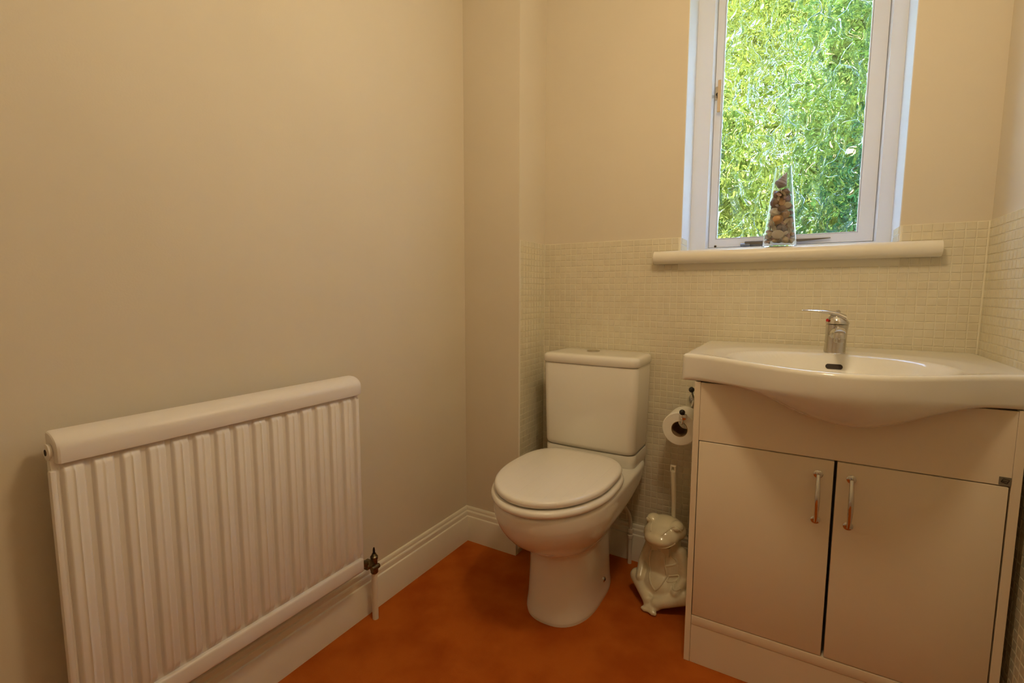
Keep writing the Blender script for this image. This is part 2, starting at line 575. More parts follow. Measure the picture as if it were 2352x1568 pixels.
# sill with bullnose front and rounded ends
prof = []
r_ = .0215
for k in range(9):
    a = PI / 2 + PI * k / 8
    prof.append((-.052 + r_ + r_ * math.cos(a), SZ - r_ + r_ * math.sin(a)))
rings = []
x0s, x1s = 0.683, 1.436
def sill_ring(x, s):
    pr = [(y, SZ - r_ + (z - SZ + r_) * s) for y, z in prof]
    return [(x, y, z) for y, z in pr] + [(x, -.0055, SZ - r_ - r_ * s), (x, -.0055, SZ - r_ + r_ * s)]
for k in range(7):
    a = PI / 2 * k / 6
    rings.append(sill_ring(x0s + r_ * (1 - math.sin(a)), max(.05, math.cos(PI / 2 - a))))
for k in range(7):
    a = PI / 2 * k / 6
    rings.append(sill_ring(x1s - r_ * (1 - math.cos(a)), max(.05, math.cos(a))))
bm = loft(rings)
box(bm, XA + .0001, XB - .0001, -.0055, YF, SZ - .042, SZ)
W_('window_sill', bm, 'wood_white')
# fastener on the left stile
fs = W_('fastener', Box(.826, .834, YS - .003, YS + .001, 1.676, 1.722, bev=.0008, seg=1), 'chrome_dull')
W_('lever', Box(.8365, .8475, YS - .026, YS - .019, 1.628, 1.735, bev=.0012, seg=1), 'tan', fs)
W_('pivot', lathe([(.0065, YS - .019), (.0065, YS - .001)], 14, (.8365, 0, 1.690), 'y'), 'black', fs)
# casement stay on the bottom rail
st = W_('stay', Box(.944, 1.03, YS - .012, YS - .0005, 1.166, 1.1785, bev=.001, seg=1), 'stay')
bm = loft([[(1.03, YS - .012, 1.171), (1.03, YS - .006, 1.171), (1.03, YS - .006, 1.1785), (1.03, YS - .012, 1.1785)],
           [(1.11, YS - .012, 1.170), (1.11, YS - .006, 1.170), (1.11, YS - .006, 1.1785), (1.11, YS - .012, 1.1785)],
           [(1.196, YS - .012, 1.1765), (1.196, YS - .006, 1.1765), (1.196, YS - .006, 1.1785), (1.196, YS - .012, 1.1785)]])
W_('arm', bm, 'stay', st)
bm = tube([(.932, YS - .007, 1.167), (.945, YS - .010, 1.166), (.962, YS - .011, 1.166)], .0055, 10)
W_('peg', bm, 'stay', st)
# round lock with hexagon socket in the frame corner
lk = W_('lock', lathe([(.0055, YS + .001), (.0055, YS - .003), (.0040, YS - .0038), (.0034, YS - .0030)], 18, (.8475, 0, 1.1665), 'y'), 'chrome')
W_('socket', lathe([(.0033, YS - .0030), (.0033, YS - .0033)], 6, (.8475, 0, 1.1665), 'y'), 'dark', lk)  # dark disc painting the shade at the bottom of the socket

# ------------------------------------------------------------------ ceiling lamp (lights the room, above the view)
lp = empty('ceiling_lamp', LAMP_POS)
tag(lp, 'round opal glass pendant lamp hanging from the white ceiling', 'lamp')
zc = CEIL - LAMP_POS[2]
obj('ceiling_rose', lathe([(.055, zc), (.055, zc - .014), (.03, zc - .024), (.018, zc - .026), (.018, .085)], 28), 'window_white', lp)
obj('glass_globe', sphere(bmesh.new(), (0, 0, 0), .090, 32, 18), 'lamp', lp)

# ------------------------------------------------------------------ radiator
RX0 = 0.085
rad = empty('radiator', (0.06, -1.13, 0.20))
tag(rad, 'white ribbed panel radiator hung on the cream wall above the skirting', 'radiator')
P_ = lambda n, b, m_, par=rad, **k: W_(n, b, m_, par, **k)
y0, y1 = -1.452, -0.812
pit = 0.0408
def rib(y):
    t = ((y + 1.4455) / pit) % 1.0
    if y < -1.443 or y > -.819: return 0.25
    # groove at 0, raised water channel over the middle
    def ss(a, b, v):
        v = max(0, min(1, (v - a) / (b - a))); return v * v * (3 - 2 * v)
    return ss(.07, .20, t) * (1 - ss(.80, .93, t)) + 0.22 * ss(.44, .50, t) * (1 - ss(.50, .56, t))
ys = [y0 + (y1 - y0) * k / 384 for k in range(385)]
zs = [(.2400, 0), (.2460, 0.35), (.2540, 0.8), (.262, 1), (.700, 1), (.706, .7), (.712, .25), (.722, 0)]
bm = bmesh.new()
grid = []
for z, s in zs:
    grid.append([bm.verts.new((RX0 - .0105 + .0105 * rib(y) * s, y, z)) for y in ys])
for a, b in zip(grid, grid[1:]):
    for k in range(len(ys) - 1):
        bm.faces.new((a[k], a[k + 1], b[k + 1], b[k]))
me = mesh_of(bm, 'panel', True, 60)
if me.polygons[10].normal.x < 0: me.flip_normals()
pn = P_('front_panel', me, 'radiator')
P_('back_panel', Box(.048, .0755, y0 + .002, y1 - .002, .205, .735, bev=.004), 'radiator')
# bottom header
rings = []
for k, y in enumerate((y0, y0 + .003, y0 + .008, y1 - .008, y1 - .003, y1)):
    s = (.55, .85, 1, 1, .85, .55)[k]
    rings.append([(.070 + .0160 * s * math.copysign(abs(math.cos(2 * PI * j / 20)) ** .3, math.cos(2 * PI * j / 20)), y, .2210 + .0205 * s * (abs(math.sin(2 * PI * j / 20)) ** .3) * (1 if j <= 10 else -1)) for j in range(20)])
P_('bottom_header', loft(rings), 'radiator')
# left/right seam
for ya, yb in ((y0 - .003, y0 + .006), (y1 - .006, y1 + .002)):
    P_('side_seam', Box(.066, .080, ya, yb, .225, .706, bev=.003), 'radiator')
# top cover: rolled casing with rounded ends
def cover_prof(s):
    pts = [(.040, .716), (.040, .765), (.044, .7675), (.056, .7670), (.068, .7640), (.078, .7590), (.0850, .7535), (.0885, .7475), (.0895, .740), (.0895, .722), (.0885, .7180), (.085, .7165)]
    cx_, cz_ = .062, .741
    return [(cx_ + (x - cx_) * s, cz_ + (z - cz_) * (0.5 + .5 * s)) for x, z in pts]
rings = []
for y, s in ((-1.447, .80), (-1.4455, .93), (-1.442, 1.0), (-.826, 1.0), (-.815, .97), (-.808, .88), (-.804, .70)):
    rings.append([(x, y, z) for x, z in cover_prof(s)])
cv = P_('top_cover', loft(rings), 'radiator', angle=28)
P_('end_plug', lathe([(.014, -1.4475), (.014, -1.4525), (.009, -1.4535)], 18, (.062, 0, .735), 'y'), 'radiator', rad)
P_('plug_hole_shade', lathe([(.0055, -1.4534), (.0055, -1.4540)], 12, (.062, 0, .735), 'y'), 'dark', rad)  # dark disc on the plug, painted shade instead of an opening
# wall brackets
for yb in (-1.34, -.92):
    P_('bracket', Box(.0004, .050, yb - .015, yb + .015, .30, .34, bev=.002), 'radiator')
# valve and pipe
vx, vy = .052, -.747
vb = lathe([(.0095, .150), (.0115, .153), (.0115, .166), (.0095, .168), (.0095, .193), (.0115, .195), (.0115, .203), (.0085, .206), (.0060, .212)], 18, (vx, vy, 0))
v_ = P_('valve', vb, 'brass')
P_('valve_union', tube([(vx, vy - .006, .180), (vx + .001, vy - .030, .193), (vx + .003, vy - .066, .214)], [.0095, .0105, .010], 14), 'brass', v_)
P_('union_nut', lathe([(.0135, vy - .036), (.0150, vy - .033), (.0150, vy - .020), (.0135, vy - .017)], 6, (vx, 0, .190), 'y'), 'brass', v_)
P_('cone_cap', lathe([(.0080, vy - .018), (.0085, vy + .000), (.0075, vy + .010), (.0040, vy + .013)], 14, (vx + .008, 0, .172), 'y'), 'brass', v_)
P_('spindle', lathe([(.0036, .210), (.0036, .222), (.0028, .228), (.0016, .231)], 12, (vx, vy, 0)), 'black', v_)
P_('pipe', lathe([(.0092, -.0005), (.0092, .151)], 18, (vx - .003, vy + .002, 0)), 'pipe')

# ------------------------------------------------------------------ toilet
TX = 0.508
toi = empty('toilet', (TX, -.33, 0))
tag(toi, 'white close-coupled ceramic toilet with closed lid against the tiled wall', 'toilet')
T_ = lambda n, b, m_, par=toi, **k: W_(n, b, m_, par, **k)
def outline(hw, yf, yb, ym, nf=2.0, nb=4.0, n=64, xc=TX):
    out = []
    for i in range(n):
        a = 2 * PI * i / n
        c, s = math.cos(a), math.sin(a)
        e = nf if s < 0 else nb
        # widest line at ym, front (negative y) is round, back is squarer
        x = hw * math.copysign(abs(c) ** (2 / e), c)
        y = ym + (ym - yf if s < 0 else yb - ym) * math.copysign(abs(s) ** (2 / e), s)
        out.append((xc + x, y))
    return out
def interp(tab, z):
    for a, b in zip(tab, tab[1:]):
        if a[0] <= z <= b[0]:
            t = (z - a[0]) / (b[0] - a[0])
            i = tab.index(a)
            a0 = tab[max(i - 1, 0)]; b1 = tab[min(i + 2, len(tab) - 1)]
            h = b[0] - a[0]
            out = []
            for p0, p, q_, q1 in zip(a0, a, b, b1):
                m0 = (q_ - p0) / max(1e-6, b[0] - a0[0]) * h
                m1 = (q1 - p) / max(1e-6, b1[0] - a[0]) * h
                out.append((2 * t ** 3 - 3 * t * t + 1) * p + (t ** 3 - 2 * t * t + t) * m0 + (3 * t * t - 2 * t ** 3) * q_ + (t ** 3 - t * t) * m1)
            return out
    return list(tab[-1])
#        z     hw    yf     yb     ym    nf   nb
PAN = [(.000, .112, -.501, -.155, -.33, 2.4, 4),
       (.010, .113, -.502, -.154, -.33, 2.4, 4),
       (.040, .110, -.496, -.155, -.33, 2.4, 4),
       (.100, .107, -.490, -.158, -.33, 2.4, 4),
       (.160, .105, -.487, -.158, -.33, 2.4, 4),
       (.205, .106, -.492, -.152, -.33, 2.35, 4),
       (.225, .112, -.512, -.145, -.335, 2.25, 4),
       (.250, .130, -.555, -.125, -.35, 2.15, 4),
       (.285, .152, -.607, -.090, -.375, 2.05, 4),
       (.325, .170, -.643, -.045, -.40, 2.0, 5),
       (.360, .178, -.658, -.020, -.41, 2.0, 7),
       (.392, .1795, -.662, -.012, -.41, 2.0, 8),
       (.402, .1770, -.659, -.012, -.41, 2.0, 8),
       (.407, .170, -.651, -.014, -.41, 2.0, 8)]
zz = sorted(set([round(.0 + .407 * k / 44, 4) for k in range(45)] + [a[0] for a in PAN]))
rings = []
for z in zz:
    _, hw, yf, yb, ym, nf, nb = interp(PAN, z)
    rings.append([(x, y, z) for x, y in outline(hw, yf, yb, ym, nf, nb)])
T_('pan', loft(rings), 'ceramic', angle=50)
# deck under the cistern
def rrect(x0, x1, y0, y1, r, bow=0.0, n=8, m=14):
    pts = []
    for cx_, cy_, a0 in ((x1 - r, y1 - r, 0), (x0 + r, y1 - r, PI / 2), (x0 + r, y0 + r, PI), (x1 - r, y0 + r, 1.5 * PI)):
        for k in range(n + 1):
            a = a0 + PI / 2 * k / n
            pts.append((cx_ + r * math.cos(a), cy_ + r * math.sin(a)))
    # points along the front, bowed outwards
    res = []
    for i, p in enumerate(pts):
        res.append(p)
        if i == 3 * (n + 1) - 1:
            q_ = pts[i + 1]
            for k in range(1, m):
                t = k / m
                res.append((p[0] + (q_[0] - p[0]) * t, p[1] + (q_[1] - p[1]) * t))
    if bow:
        xm, hw = (x0 + x1) / 2, (x1 - x0) / 2
        res = [(x, y - bow * (1 - ((x - xm) / hw) ** 2) if y < (y0 + y1) / 2 else y) for x, y in res]
    return res
rings = []
for z, s in ((.400, .97), (.425, 1.0), (.446, 1.0), (.4515, .985)):
    hw = .167 * s
    rings.append([(x, y, z) for x, y in rrect(TX - hw, TX + hw, -.180 * s, -.010, .028, .004)])
T_('deck', loft(rings), 'ceramic')
# cistern
rings = []
for z, hw, yf in ((.4535, .160, -.176), (.459, .1645, -.182), (.47, .1660, -.184), (.60, .1690, -.187), (.748, .1715, -.190), (.752, .1700, -.188)):
    rings.append([(x, y, z) for x, y in rrect(TX - hw, TX + hw, yf, -.008, .026, .006)])
cis = T_('cistern', loft(rings), 'ceramic', angle=45)
rings = []
for z, hw, yf, r in ((.7535, .1725, -.191, .027), (.757, .1750, -.194, .028), (.7725, .1755, -.1945, .028), (.7800, .1735, -.1925, .027), (.7845, .1680, -.187, .025), (.7865, .1590, -.178, .022), (.7870, .140, -.160, .02)):
    rings.append([(x, y, z) for x, y in rrect(TX - hw, TX + hw, yf, -.006 - (.1755 - hw) * .5, r, .006)])
cl = T_('cistern_lid', loft(rings), 'ceramic', angle=50)
T_('flush_button', lathe([(.0235, .7865), (.0235, .7895), (.0215, .7915), (.014, .7930), (.004, .7934)], 32, (.486, -.080, 0)), 'chrome_dull', cl)
# seat ring and lid
def slab(z0, z1, hw, yf, yb, ym, rr, nb=3.0, dome=0.0):
    rings = []
    for k in range(7):
        a = -PI / 2 + PI * k / 6
        ins = rr * (1 - math.cos(a))
        z = (z0 + z1) / 2 + (z1 - z0) / 2 * math.sin(a)
        rings.append([(x, y, z) for x, y in outline(hw - ins, yf + ins, yb - ins, ym, 2.0, nb)])
    for s in (.9, .7, .45, .2):
        rings.append([(TX + (x - TX) * s, ym + (y - ym) * s, z1 + dome * (1 - s * s)) for x, y in outline(hw - rr, yf + rr, yb - rr, ym, 2.0, nb)])
    return loft(rings)
T_('seat', slab(.4085, .4290, .1815, -.673, -.212, -.42, .0100, 3.2), 'seat', angle=60)
ld = T_('seat_lid', slab(.4325, .4530, .1725, -.662, -.200, -.42, .010, 3.2, .0015), 'lid', angle=60)
for sx in (-.070, .070):
    T_('hinge', lathe([(.010, .407), (.010, .424), (.008, .427)], 16, (TX + sx, -.226, 0)), 'seat')
bcap = T_('bolt_cap', lathe([(.0085, -.004), (.0085, .004), (.005, .006)], 16, (TX + .1065, -.285, .062), 'x'), 'chrome_dull')
T_('bolt_hole_shade', lathe([(.0042, .0), (.0042, .0066)], 10, (TX + .1065, -.285, .062), 'x'), 'dark', bcap)  # dark disc on the cap imitates a shaded hole

# water supply pipe beside the toilet
sp = empty('supply_pipe', (.630, -.045, 0))
tag(sp, 'white plastic water supply pipe rising from the carpet behind the toilet', 'pipe')
W_('hose', tube(bez([(.598, -.085, .245), (.612, -.070, .225), (.625, -.055, .195), (.630, -.047, .160), (.630, -.045, .133)], 6), .0065, 12), 'pipe', sp)
W_('valve_body', lathe([(.0085, .098), (.0105, .100), (.0105, .110), (.008, .112), (.008, .120), (.0105, .122), (.0105, .133), (.0085, .135)], 16, (.630, -.045, 0)), 'pipe', sp)
W_('riser', lathe([(.0072, -.0005), (.0072, .099)], 14, (.630, -.045, 0)), 'pipe', sp)

# ------------------------------------------------------------------ vanity cabinet
CX0, CX1, CY, ZTOP = .8985, 1.513, -.4307, .772
van = empty('vanity_cabinet', ((CX0 + CX1) / 2, -.22, 0))
tag(van, 'white two-door vanity cabinet with chrome bow handles under the basin', 'cabinet')
V_ = lambda n, b, m_, par=van, **k: W_(n, b, m_, par, **k)
TP = .0148
YB = -.026
V_('side_panel', Box(CX0, CX0 + TP, CY, YB, 0.0, ZTOP, bev=.0007, seg=1), 'cabinet')
V_('side_panel', Box(CX1 - TP, CX1, CY, YB, 0.0, ZTOP, bev=.0007, seg=1), 'cabinet')
ix0, ix1 = CX0 + TP + .0006, CX1 - TP - .0006
def zbulge(x):
    t = min(1, abs(x - 1.226) / .225)
    return .773 - .067 * math.cos(PI / 2 * t) ** 1.7
xs = [ix0 + (ix1 - ix0) * k / 60 for k in range(61)]
poly = [(ix0, .6195), (ix1, .6195)] + [(x, zbulge(x) - .0025) for x in xs[::-1]]
bm = bmesh.new()
fa = [[bm.verts.new((p[0], y, p[1])) for p in poly] for y in (CY + .0005, CY + .016)]
bm.faces.new(fa[0]); bm.faces.new(fa[1][::-1])
for k in range(len(poly)):
    j = (k + 1) % len(poly)
    bm.faces.new((fa[0][k], fa[0][j], fa[1][j], fa[1][k]))
V_('fascia', bm, 'cabinet', sm=False)
V_('bottom_rail', Box(ix0, ix1, CY - .0005, CY + .03, .1095, .1360, bev=.0022), 'cabinet')
V_('plinth', Box(ix0, ix1, CY + .0008, CY + .016, 0.0, .1090, bev=.0005, seg=1), 'cabinet')
V_('base_shelf', Box(ix0, ix1, CY + .031, YB, .112, .128), 'cabinet', sm=False)
V_('back_panel', Box(ix0, ix1, YB - .006, YB, .129, .70), 'cabinet', sm=False)
def handle(parent, x):
    z0, z1 = .4715, .5815
    pts = [(x, CY - .002, z0), (x, CY - .012, z0 + .0015)] + [(x, CY - .012 - .016 * math.sin(PI * k / 12) ** .8, z0 + .003 + (z1 - z0 - .006) * k / 12) for k in range(1, 12)] + [(x, CY - .012, z1 - .0015), (x, CY - .002, z1)]
    rads = [.0042] * 2 + [.0040 + .0016 * math.sin(PI * k / 12) for k in range(1, 12)] + [.0042] * 2
    h = V_('handle', tube(pts, rads, 12), 'chrome', parent)
    return h
xm0, xm1 = 1.2075, 1.2135
dz0, dz1 = .1378, .6170
for xa, xb, hx in ((ix0 + .0012, xm0, 1.1782), (xm1, ix1 - .0025, 1.2413)):
    dr = V_('door', Box(xa, xb, CY - .0004, CY + .0165, dz0, dz1, bev=.0016), 'cabinet')
    handle(dr, hx)
    for z in (.4715, .5815):
        V_('handle_rose', lathe([(.0096, CY + .0002), (.0096, CY - .0026), (.0076, CY - .0042), (.0050, CY - .0048)], 20, (hx, 0, z), 'y'), 'chrome', dr)
# maker's badge in the fascia corner
bd = V_('badge', Box(1.4795, 1.4972, CY - .0011, CY + .0007, .6205, .6370, bev=.0004, seg=1), 'badge')
bxs = lambda u, v: (1.48835 + u, CY - .0013, .62875 + v)
em = bmesh.new()
for a, b in (((-.0062, -.0012), (-.0028, .0048)), ((-.0028, .0048), (.0062, .0030)), ((.0062, .0030), (.0030, -.0046)), ((.0030, -.0046), (-.0062, -.0012)), ((-.0046, .0006), (.0050, -.0006))):
    tube([bxs(*a), bxs(*b)], .0006, 6, em)
V_('emblem', em, 'dark', bd)

# ------------------------------------------------------------------ wash basin
BX0, BX1, BZ = .8640, 1.5315, .842
BXC = 1.2005
def yfront(x):
    t = min(1, abs(x - BXC) / .335)
    return -.425 - .165 * max(0, math.cos(PI / 2 * t)) ** 1.6
def ss(a, b, v):
    v = max(0.0, min(1.0, (v - a) / (b - a)))
    return v * v * (3 - 2 * v)
def ztop(x, y):
    dx = (x - 1.192) / .222
    dy = (y + .380) / (.185 if y > -.38 else .185)
    r = (abs(dx) ** 2.3 + abs(dy) ** 2.3) ** (1 / 2.3)
    z = BZ - .118 * (1 - ss(.42, 1.0, r)) ** .62 if r < 1 else BZ
    # the slab dips gently towards the bowl
    z -= .004 * (1 - ss(.95, 1.35, r))
    return z
def basin_section(x, e):
    yf = yfront(x)
    zb = zbulge(x)
    z1 = .786 + .018 * (.773 - zb) / .067
    rr = .011
    pts = [(-.0065, zb), (-.0065, BZ - .004), (-.0080, BZ - .0008)]
    ya, yb = -.0105, yf + rr + .002
    for k in range(60):
        t = k / 59
        y = ya + (yb - ya) * t
        lip = ss(yf + .045, yf + rr, y)
        z = ztop(x, y)
        z = z + (BZ - z) * ss(.045, .012, y - yf) if y - yf < .045 else z
        pts.append((y, z))
    for k in range(1, 7):
        a = PI / 2 * k / 6
        pts.append((yf + rr - rr * math.sin(a), BZ - rr + rr * math.cos(a)))
    pts.append((yf, (BZ - rr + z1) / 2))
    for k in range(0, 13):
        a = PI / 2 * k / 12
        pts.append((-.421 + (yf + .421) * math.cos(a), z1 - (z1 - zb) * math.sin(a)))
    return [(x, max(y, yf + e), min(max(z, zb + e), BZ - e)) for y, z in pts]
rings = []
re_ = .010
for k in range(5):
    a = PI / 2 * k / 4
    rings.append(basin_section(BX0 + re_ * (1 - math.cos(a)), re_ * (1 - math.sin(a))))
NX = 110
for k in range(1, NX):
    rings.append(basin_section(BX0 + re_ + (BX1 - BX0 - 2 * re_) * k / NX, 0))
for k in range(4, -1, -1):
    a = PI / 2 * k / 4
    rings.append(basin_section(BX1 - re_ * (1 - math.cos(a)), re_ * (1 - math.sin(a))))
bas = obj('wash_basin', loft(rings), 'ceramic', angle=50)
tag(bas, 'white ceramic basin with bowed front set on the vanity cabinet', 'basin')
# dark plate on the back of the bowl, painting the overflow slot's shade
def surf_y(x, z):
    lo, hi = -.36, -.19
    for _ in range(40):
        m_ = (lo + hi) / 2
        if ztop(x, m_) > z: hi = m_
        else: lo = m_
    return (lo + hi) / 2
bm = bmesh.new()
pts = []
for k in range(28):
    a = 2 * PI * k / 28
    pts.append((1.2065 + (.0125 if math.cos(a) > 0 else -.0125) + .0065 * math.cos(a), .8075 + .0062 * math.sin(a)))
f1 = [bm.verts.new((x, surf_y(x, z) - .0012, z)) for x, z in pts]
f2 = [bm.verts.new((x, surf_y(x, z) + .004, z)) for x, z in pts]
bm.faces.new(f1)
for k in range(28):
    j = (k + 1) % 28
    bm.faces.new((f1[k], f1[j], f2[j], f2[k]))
obj('overflow_slot_shade', bm, 'dark', bas)
obj('waste', lathe([(.022, 0), (.022, .003), (.017, .004), (.012, .002)], 24, (1.192, -.38, ztop(1.192, -.38) - .0005)), 'chrome', bas)

# ------------------------------------------------------------------ basin mixer tap
tap = empty('mixer_tap', (1.2085, -.166, BZ))
tag(tap, 'chrome single-lever mixer tap standing on the back of the basin', 'tap')
A_ = lambda n, b, m_, par=tap, **k: obj(n, b, m_, par, **k)
rings = []
for z, rx, ry, dx in ((-.004, .0255, .0265, 0), (.002, .0255, .0265, 0), (.004, .0250, .026, 0), (.030, .0248, .0255, .0004), (.055, .0250, .0255, .001), (.0735, .0262, .0265, .002), (.0745, .0250, .025, .002)):
    rings.append([(dx + rx * math.cos(2 * PI * k / 32), ry * math.sin(2 * PI * k / 32), z) for k in range(32)])
A_('body', loft(rings), 'chrome')
sp_ = bez([(.001, -.010, .046), (.001, -.040, .055), (.002, -.075, .060), (.002, -.104, .056)], 6)
A_('spout', tube(sp_, [.0185 - .006 * k / (len(sp_) - 1) for k in range(len(sp_))], 20, flat=.82), 'chrome')
A_('aerator', lathe([(.0118, .058), (.0128, .056), (.0128, .044), (.0112, .043), (.0112, .035), (.0095, .034)], 22, (.002, -.104, 0)), 'chrome')
# lever cap: dome swept into a flat blade pointing left
rings = []
LEV = [(.0265, .0755, .007, .012), (.0245, .086, .020, .014), (.016, .095, .0262, .0175), (.004, .098, .0262, .0175), (-.010, .0985, .0235, .0165), (-.020, .101, .0195, .0120), (-.030, .104, .0165, .0068), (-.045, .1075, .0135, .0035), (-.060, .1095, .0115, .0026), (-.074, .1100, .0100, .0024), (-.081, .1100, .0080, .0020)]
lv = bmesh.new()
dome = []
for k in range(8):
    a = PI / 2 * k / 7
    dome.append((.0275 * math.cos(a) + .0001, .0755 + .026 * math.sin(a)))
rings = [[(dx_ + r * math.cos(2 * PI * i / 32), r * math.sin(2 * PI * i / 32), h - .30 * max(0, (r * math.cos(2 * PI * i / 32)) ) * (h - .0755) / .026) for i in range(32)] for (r, h), dx_ in zip(dome, (.002, .002, .0015, .001, 0, -.002, -.004, -.006))]
loft(rings, bm=lv)
pth = bez([(.020, 0, .0895), (.004, 0, .0985), (-.015, 0, .1045), (-.040, 0, .1082), (-.065, 0, .1100), (-.0815, 0, .1100)], 5)
n_ = len(pth)
rg = []
for i, p in enumerate(pth):
    t = i / (n_ - 1)
    wy = .020 * (1 - t) + .0085 * t if t < .93 else .0065
    hz = .0085 * (1 - t) ** 1.5 + .0021
    rg.append([(p.x, p.y + wy * math.copysign(abs(math.cos(2 * PI * k / 20)) ** .7, math.cos(2 * PI * k / 20)), p.z + hz * math.sin(2 * PI * k / 20)) for k in range(20)])
loft(rg, bm=lv)
lev = A_('lever', lv, 'chrome', angle=60)
dt = A_('indicator', lathe([(.0042, 0), (.0042, .0012)], 16), 'red', lev)
dt.location = (-.0215, -.0165, .0850)
dt.rotation_euler = Vector((-.80, -.62, .12)).to_track_quat('Z', 'Y').to_euler()
bm = lathe([(.0022, .03), (.0022, .100), (.0045, .102), (.0056, .106), (.0045, .110), (.001, .1115)], 14, (.004, .034, 0))
lathe([(.0022, -.004), (.0022, .03)], 10, (.004, .034, 0), bm=bm)
A_('pop_up_rod', bm, 'chrome')

# ------------------------------------------------------------------ toilet roll on its wall holder
HX, HZ = .820, .5865
hol = empty('toilet_roll_holder', (HX, -.006, HZ))
tag(hol, 'chrome wall holder with black ball ends carrying the toilet roll', 'holder')
H_ = lambda n, b, m_, par=hol, **k: W_(n, b, m_, par, **k)
H_('wall_plate', lathe([(.020, -.0056), (.020, -.010), (.016, -.014), (.009, -.016)], 24, (HX + .010, 0, HZ + .050), 'y'), 'chrome')
H_('post', tube(bez([(HX + .010, -.014, HZ + .050), (HX + .010, -.032, HZ + .050), (HX + .008, -.040, HZ + .035), (HX + .002, -.043, HZ + .006), (HX, -.052, HZ)], 6), .0045, 12), 'chrome')
H_('arm', tube(bez([(HX, -.048, HZ), (HX, -.100, HZ), (HX, -.164, HZ), (HX + .003, -.174, HZ + .006), (HX + .0055, -.176, HZ + .020)], 6), .0038, 14), 'chrome')
cxr, czr = HX + .0075, HZ + .0240
H_('end_collar', lathe([(.0050, -.168), (.0098, -.1695), (.0105, -.173), (.0098, -.1765), (.0070, -.178), (.0085, -.180), (.0080, -.183), (.0040, -.184)], 22, (cxr, 0, czr), 'y'), 'chrome')
H_('stem', tube([(cxr, -.176, czr), (cxr - .004, -.177, czr + .014)], .0032, 10), 'chrome')
H_('ball_knob', sphere(bmesh.new(), (cxr - .0055, -.177, czr + .0150), .0090, 20, 12), 'black')
H_('post_knob_stem', tube([(HX + .010, -.030, HZ + .050), (HX + .010, -.074, HZ + .090)], .0035, 10), 'chrome')
H_('ball_knob', sphere(bmesh.new(), (HX + .0100, -.078, HZ + .0945), .0092, 20, 12), 'black')
ROLLR, CORER = .0545, .0245
rcx, rcz = HX - .008, HZ + .0035 - CORER
roll = empty('toilet_roll', (rcx, -.11, rcz))
tag(roll, 'white toilet paper roll hanging from the chrome holder', 'toilet roll')
pr = [(CORER + .001, -.160), (ROLLR - .003, -.160), (ROLLR, -.157), (ROLLR, -.063), (ROLLR - .003, -.060), (CORER + .001, -.060)]
bm = bmesh.new()
rings = [[(rcx + r * math.cos(2 * PI * i / 48), y, rcz + r * math.sin(2 * PI * i / 48)) for i in range(48)] for r, y in pr]
loft(rings, False, False, bm=bm, wrap=True)
W_('paper', bm, 'paper', roll, angle=40)
pr = [(CORER - .0008, -.1602), (CORER + .0008, -.1602), (CORER + .0008, -.0598), (CORER - .0008, -.0598)]
W_('cardboard_core', loft([[(rcx + r * math.cos(2 * PI * i / 32), y, rcz + r * math.sin(2 * PI * i / 32)) for i in range(32)] for r, y in pr], False, False, wrap=True), 'card', roll)

# ------------------------------------------------------------------ frog brush holder
frog = empty('frog_brush_holder', (.792, -.185, 0), R(-14))
tag(frog, 'cream glazed pottery frog with bow tie and jacket, sitting cross-legged beside the cabinet', 'brush holder')
def capsule(bm_, a, b, ra, rb, n=7):
    a, b = Vector(a), Vector(b)
    for k in range(n):
        t = k / (n - 1)
        sphere(bm_, tuple(a + (b - a) * t), ra + (rb - ra) * t, 12, 8)
def frog_body():
    b = bmesh.new()
    sphere(b, (0, .004, .120), (.062, .055, .098), 24, 16)
    sphere(b, (0, .000, .064), (.076, .064, .062), 24, 16)
    sphere(b, (0, -.030, .056), (.062, .050, .054), 24, 16)
    sphere(b, (0, .012, .050), (.070, .060, .052), 24, 16)
    sphere(b, (0, -.002, .195), (.046, .042, .036), 20, 12)
    # head: broad, flattened, snout forward
    sphere(b, (0, -.010, .244), (.064, .054, .038), 24, 16)
    sphere(b, (0, -.040, .236), (.058, .044, .033), 24, 16)
    sphere(b, (0, -.062, .228), (.046, .034, .024), 20, 12)
    for s in (-1, 1):
        sphere(b, (s * .040, -.020, .266), (.021, .026, .0175), 16, 12)
        capsule(b, (s * .050, -.006, .178), (s * .074, -.016, .105), .020, .017)
        capsule(b, (s * .074, -.016, .105), (s * .060, -.058, .072), .017, .014)
        capsule(b, (s * .045, .005, .050), (s * .082, -.035, .058), .030, .024)
        capsule(b, (s * .082, -.036, .058), (s * .014, -.086, .030), .025, .019, 9)
        capsule(b, (s * .014, -.088, .022), (s * -.008, -.100, .013), .016, .012, 6)
        for q in (-1, 0, 1):
            capsule(b, (s * -.008, -.098, .011), (s * -.013 + q * .008, -.112 + abs(q) * .003, .008), .009, .0065, 5)
    b.verts.ensure_lookup_table()
    for v in b.verts:
        v.co.z = max(v.co.z, .001)
    me = bpy.data.meshes.new('frog_raw')
    b.to_mesh(me); b.free()
    o = bpy.data.objects.new('frog_raw', me)
    COL.objects.link(o)
    md = o.modifiers.new('r', 'REMESH'); md.mode = 'VOXEL'; md.voxel_size = .0032
    m2 = o.modifiers.new('s', 'SMOOTH'); m2.factor = .5; m2.iterations = 5
    dg = bpy.context.evaluated_depsgraph_get()
    dg.update()
    res = bpy.data.meshes.new_from_object(o.evaluated_get(dg))
    bpy.data.objects.remove(o)
    bpy.data.meshes.remove(me)
    res.materials.clear()
    for p in res.polygons: p.use_smooth = True
    return res
fb = frog_body()
fbo = obj('body', fb, 'frog', frog)
from mathutils.bvhtree import BVHTree
def bvh_of(me):
    return BVHTree.FromPolygons([v.co.copy() for v in me.vertices], [tuple(p.vertices) for p in me.polygons])
BV = bvh_of(fb)
